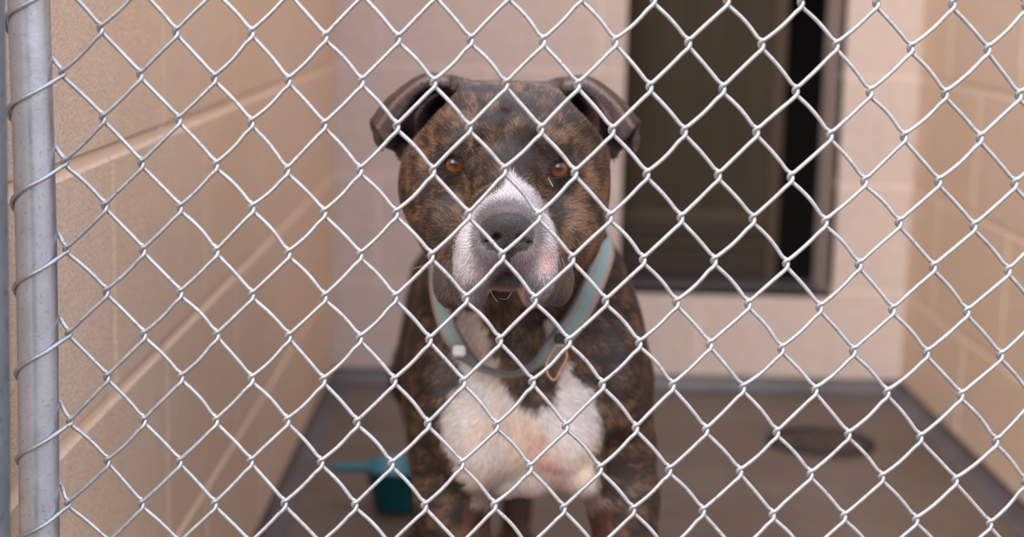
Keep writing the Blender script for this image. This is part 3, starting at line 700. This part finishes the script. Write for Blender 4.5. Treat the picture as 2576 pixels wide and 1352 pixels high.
# ------------------------------------------------------------------ short fur: flat tapering hairs
tri = np.concatenate([F[:, [0, 1, 2]], F[:, [0, 2, 3]]]); ctr = V[tri].mean(1); area = np.linalg.norm(np.cross(V[tri[:, 1]] - V[tri[:, 0]], V[tri[:, 2]] - V[tri[:, 0]]), axis=1) / 2
cz = (ctr - CAM) @ FW; face_n = NV[tri].mean(1); vd = CAM - ctr; vd /= np.linalg.norm(vd, axis=1)[:, None]; fc = (face_n * vd).sum(1)
bare = nose_mask[tri].max(1) + eye_mask[tri].max(1)
def fur(name, sel, count, L, Wd, lift, seed):
    rng = np.random.default_rng(seed)
    w = area * sel * (bare < .3) * np.where(fc > -.25, 1.0, .25); w = w / w.sum()
    f = rng.choice(len(tri), count, p=w); u = rng.random(count); v = rng.random(count); s = u + v > 1; u[s] = 1 - u[s]; v[s] = 1 - v[s]
    T = tri[f]; a, b_, c_ = V[T[:, 0]], V[T[:, 1]], V[T[:, 2]]; P = a + (b_ - a) * u[:, None] + (c_ - a) * v[:, None]
    N = NV[T[:, 0]] + (NV[T[:, 1]] - NV[T[:, 0]]) * u[:, None] + (NV[T[:, 2]] - NV[T[:, 0]]) * v[:, None]; N /= np.linalg.norm(N, axis=1)[:, None]
    x, y, z = project(P); hd = z < 1.335
    n0 = at(1276, 560, 1.07); D = P - n0
    chd = np.stack([(x - 1310) * .004, np.full(count, .15), np.full(count, -.75)], 1)
    bd = np.stack([(x - 1310) * .002, np.full(count, 1.0), np.full(count, -.55)], 1)
    D2 = np.where((z < 1.52)[:, None], chd, bd); D = np.where(hd[:, None], D / np.linalg.norm(D, axis=1)[:, None], D2)
    lips = hd & (z < 1.19) & (y > 640); D = D + lips[:, None] * np.stack([np.zeros(count), np.zeros(count), np.full(count, -.5)], 1)
    sw = np.stack([vnoise(P, 45, 61), vnoise(P, 45, 62), vnoise(P, 45, 63)], 1) - .5
    D = D + sw * .9 + rng.normal(0, .16, (count, 3))
    D -= N * (D * N).sum(1)[:, None]; D /= np.linalg.norm(D, axis=1)[:, None] + 1e-9
    L_ = L * rng.uniform(.6, 1.25, count) * np.where(hd & (z < 1.15), .62, 1.0) * np.where(hd & ((x < 1000 + (398 - y) * .8) | (x > 1552 - (398 - y) * .8)) & (y < 398), .55, 1.0)
    L_ = L_ * np.where(bare[f] > .05, .4, 1.0)
    lf = lift * rng.uniform(.5, 1.5, count); S_ = np.cross(D, N)
    wd = Wd * rng.uniform(.7, 1.3, count)
    p0 = P - N * .0003; p1 = P + D * (L_ * .5)[:, None] + N * (L_ * lf * .62)[:, None]; p2 = P + D * L_[:, None] + N * (L_ * lf * .9)[:, None]
    VV = np.stack([p0 - S_ * (wd / 2)[:, None], p0 + S_ * (wd / 2)[:, None], p1 - S_ * (wd * .42)[:, None], p1 + S_ * (wd * .42)[:, None], p2], 1)
    j = rng.random(count); C_ = coat(P, j); lum = rng.uniform(.72, 1.32, count); C_ = np.clip(C_ * lum[:, None], 0, .92)
    k = np.arange(count)[:, None] * 5
    F_ = np.concatenate([k + np.array([0, 1, 3, 0, 3, 2, 2, 3, 4])], 1).reshape(-1, 3)
    # winding so the ribbon faces outward
    n_ = np.cross(VV[:, 1] - VV[:, 0], VV[:, 3] - VV[:, 0]); bad = (n_ * N).sum(1) < 0
    F_ = F_.reshape(count, 3, 3); F_[bad] = F_[bad][:, :, ::-1]; F_ = F_.reshape(-1, 3)
    me = bpy.data.meshes.new(name); me.vertices.add(count * 5); me.vertices.foreach_set('co', VV.reshape(-1)); me.loops.add(F_.size); me.loops.foreach_set('vertex_index', F_.ravel().astype(np.int32))
    me.polygons.add(len(F_)); me.polygons.foreach_set('loop_start', np.arange(0, F_.size, 3, dtype=np.int32)); me.polygons.foreach_set('use_smooth', np.ones(len(F_), bool)); me.update(calc_edges=True)
    ca = me.attributes.new('coat', 'FLOAT_COLOR', 'POINT'); CC = np.repeat(np.concatenate([C_, np.ones((count, 1))], 1)[:, None, :], 5, 1); ca.data.foreach_set('color', CC.ravel())
    me.materials.append(M['hair']); o = bpy.data.objects.new(name, me); COL.objects.link(o); o.parent = dog
    tag(o, kind='stuff'); return o
m, nt, ln, b = mat('dog_hair', (0.05, 0.03, 0.02), 0.5); M['hair'] = m
at_ = nt.new('ShaderNodeAttribute'); at_.attribute_name = 'coat'; ln.new(at_.outputs['Color'], b.inputs['Base Color']); b.inputs['Specular IOR Level'].default_value = 0.35
fur('head_fur', (cz < 1.335).astype(float), 300000, .0060, .00026, .20, 1)
fur('body_fur', ((cz >= 1.335) & (cz < 1.56)).astype(float), 150000, .0085, .00048, .14, 2)
fur('back_fur', (cz >= 1.56).astype(float), 30000, .013, .0011, .14, 3)
# ------------------------------------------------------------------ eyes
m, nt, ln, b = mat('dog_eye', (0.3, 0.1, 0.02), 0.05); M['eye'] = m
t = nt.new('ShaderNodeTexCoord'); sp_ = nt.new('ShaderNodeSeparateXYZ'); ln.new(t.outputs['Object'], sp_.inputs[0])
cx_ = nt.new('ShaderNodeCombineXYZ'); ln.new(sp_.outputs['X'], cx_.inputs[0]); ln.new(sp_.outputs['Y'], cx_.inputs[1])
le = nt.new('ShaderNodeVectorMath'); le.operation = 'LENGTH'; ln.new(cx_.outputs[0], le.inputs[0])
r = nt.new('ShaderNodeMapRange'); ln.new(le.outputs['Value'], r.inputs[0]); r.inputs[2].default_value = 0.0098
rp = nt.new('ShaderNodeValToRGB'); ln.new(r.outputs[0], rp.inputs[0]); el = rp.color_ramp.elements
el[0].position = 0.0; el[0].color = (0.006, 0.007, 0.012, 1); el[1].position = 1.0; el[1].color = (0.012, 0.008, 0.008, 1)
for p, c in ((.25, (0.006, 0.007, 0.012)), (.31, (0.06, 0.028, 0.014)), (.42, (0.12, 0.040, 0.012)), (.60, (0.23, 0.066, 0.010)), (.70, (0.09, 0.026, 0.007)), (.76, (0.014, 0.008, 0.008))):
    q = el.new(p); q.color = (*c, 1)
fib = noise(nt, ln, 900, 3); ln.new(mixc(nt, ln, 0.5, rp.outputs[0], ramp2(nt, ln, fib, .3, (.6, .6, .6), .7, (1.2, 1.2, 1.2)), 'MULTIPLY'), b.inputs['Base Color'])
b.inputs['Coat Weight'].default_value = 1.0; b.inputs['Coat Roughness'].default_value = 0.02; b.inputs['Specular IOR Level'].default_value = 0.0; b.inputs['Roughness'].default_value = 0.4
for ex, ey, ez in EYES:
    Vv = []; Ff = []; nu, nv = 32, 24
    for i in range(nv + 1):
        a = pi * i / nv
        rr = ER * (1 + .05 * math.exp(-(a / .55) ** 2))
        for j in range(nu): Vv.append((rr * sin(a) * cos(2 * pi * j / nu), rr * sin(a) * sin(2 * pi * j / nu), rr * cos(a)))
    for i in range(nv):
        for j in range(nu): Ff.append((i * nu + j, (i + 1) * nu + j, (i + 1) * nu + (j + 1) % nu, i * nu + (j + 1) % nu))
    o = link_mesh('eye', Vv, Ff, M['eye'], dog, True); c = at(ex, ey, ez)
    to = Vector(CAM - c + np.array([0.0, 0, 0.10])).normalized(); o.rotation_mode = 'QUATERNION'; o.rotation_quaternion = to.to_track_quat('Z', 'Y'); o.location = c
# whiskers
M['crust'] = mat('tear_crust', (0.34, 0.25, 0.19), 0.6)[0]
M['whisker'] = mat('whisker', (0.62, 0.5, 0.42), 0.4)[0]
for pts in ([(1392, 640, 1.15), (1412, 648, 1.13), (1420, 672, 1.125)], [(1232, 728, 1.13), (1240, 745, 1.128), (1252, 760, 1.125)], [(1288, 735, 1.14), (1275, 752, 1.13), (1258, 752, 1.12)], [(1395, 700, 1.15), (1398, 716, 1.14), (1400, 730, 1.135)], [(1088, 660, 1.21), (1055, 672, 1.20), (1035, 678, 1.20)]):
    P = catmull([at(*p) for p in pts], 8); mb = MB(); mb.tube(P, np.linspace(.00022, .00008, len(P)), 5); mb.build('whisker', M['whisker'], dog, True)
P = catmull([at(1379, 447, 1.1705), at(1384, 457, 1.1690), at(1391, 470, 1.1685)], 6); mb = MB(); mb.tube(P, np.linspace(.00015, .00050, len(P)), 8); mb.build('tear_crust', M['crust'], dog, True)
# ------------------------------------------------------------------ collar
m, nt, ln, b = mat('collar_web', (0.3, 0.4, 0.4), 0.6); M['collar'] = m
t = nt.new('ShaderNodeTexCoord'); sp_ = nt.new('ShaderNodeSeparateXYZ'); ln.new(t.outputs['UV'], sp_.inputs[0])
rp = nt.new('ShaderNodeValToRGB'); rp.color_ramp.interpolation = 'CONSTANT'; ln.new(sp_.outputs['Y'], rp.inputs[0]); el = rp.color_ramp.elements
el[0].position = 0; el[0].color = (0.08, 0.09, 0.10, 1); el[1].position = .13; el[1].color = (0.24, 0.21, 0.205, 1); q = el.new(.36); q.color = (0.19, 0.30, 0.29, 1); q = el.new(.70); q.color = (0.31, 0.26, 0.235, 1)
wv = ramp2(nt, ln, noise(nt, ln, 700, 3), .3, (.8, .8, .8), .7, (1.1, 1.1, 1.1)); ln.new(mixc(nt, ln, .8, rp.outputs[0], wv, 'MULTIPLY'), b.inputs['Base Color'])
col_e = tag(empty('dog_collar'), 'loose teal and grey flat collar hanging round the neck of the brindle dog', 'collar')
CP = [(1096, 640, 1.345), (1100, 720, 1.325), (1118, 800, 1.315), (1146, 862, 1.315), (1200, 920, 1.328), (1285, 943, 1.335), (1350, 915, 1.333), (1402, 862, 1.333), (1450, 800, 1.33), (1492, 715, 1.33), (1522, 625, 1.365), (1510, 560, 1.44), (1440, 500, 1.52), (1290, 480, 1.55), (1150, 510, 1.50), (1095, 570, 1.41)]
K = catmull([at(*p) for p in CP + [CP[0]]], 12)[:-1]; n = len(K); T = np.roll(K, -1, 0) - np.roll(K, 1, 0); T /= np.linalg.norm(T, axis=1)[:, None]
cen = K.mean(0); out_ = K - cen; Wd_ = 0.019; V_ = []; F_ = []; UV_ = []
frames = []
for i in range(n):
    o_ = out_[i] - T[i] * (out_[i] @ T[i]); qx, qy, qz = project(K[i][None]); face = -.15 + 1.1 * float(ss(qx, 1340, 1440)[0]) + .22 * float(ss(-qx, -1200, -1130)[0])
    fr_ = np.array([0, -1, 0.25]) * face * (1 - float(ss(np.array([K[i][1]]), 1.36, 1.44)[0]))
    nrm = o_ / np.linalg.norm(o_) * .55 + fr_; nrm -= T[i] * (nrm @ T[i]); nrm /= np.linalg.norm(nrm); sd_ = np.cross(T[i], nrm); frames.append((nrm, sd_))
    for a, c_ in ((-.5, .0011), (-.25, .0013), (0, .0013), (.25, .0013), (.5, .0011), (.5, -.0009), (0, -.0011), (-.5, -.0009)): V_.append(K[i] + sd_ * a * Wd_ + nrm * c_)
for i in range(n):
    for k in range(8): F_.append((i * 8 + k, i * 8 + (k + 1) % 8, ((i + 1) % n) * 8 + (k + 1) % 8, ((i + 1) % n) * 8 + k))
band = link_mesh('band', V_, F_, M['collar'], col_e, True)
uvv = [0, .25, .5, .75, 1, 1, .5, 0]; uv = band.data.uv_layers.new(name='UVMap'); li = 0
for p in band.data.polygons:
    for l in p.loop_indices: uv.data[l].uv = (0.5, uvv[band.data.loops[l].vertex_index % 8])
M['copper'] = mat('copper_ring', (0.46, 0.25, 0.15), 0.35, 0.7)[0]; M['white_plastic'] = mat('white_plastic', (0.56, 0.54, 0.56), 0.4)[0]; M['black_plastic'] = mat('black_plastic', (0.02, 0.025, 0.025), 0.4)[0]
def loop(pts, r, name, m):
    Q = catmull([at(*p) for p in pts + [pts[0]]], 8); mb = MB(); mb.tube(Q, r, 10, cap=False); mb.build(name, m, col_e, True)
loop([(1396, 872, 1.315), (1378, 905, 1.310), (1375, 935, 1.308), (1388, 955, 1.308), (1398, 953, 1.308), (1410, 930, 1.310), (1425, 900, 1.313), (1418, 872, 1.316)], .0011, 'ring', M['copper'])
mb = MB(); c = at(1410, 852, 1.322); mb.box(c[0] - .005, c[0] + .005, c[1] - .003, c[1] + .003, c[2] - .004, c[2] + .004, 0, .0015); mb.build('clip', M['black_plastic'], col_e)
mb = MB(); c = at(1156, 882, 1.309); mb.box(c[0] - .0055, c[0] + .005, c[1] - .004, c[1] + .003, c[2] - .005, c[2] + .004, 0, .002); mb.build('slide', M['white_plastic'], col_e)
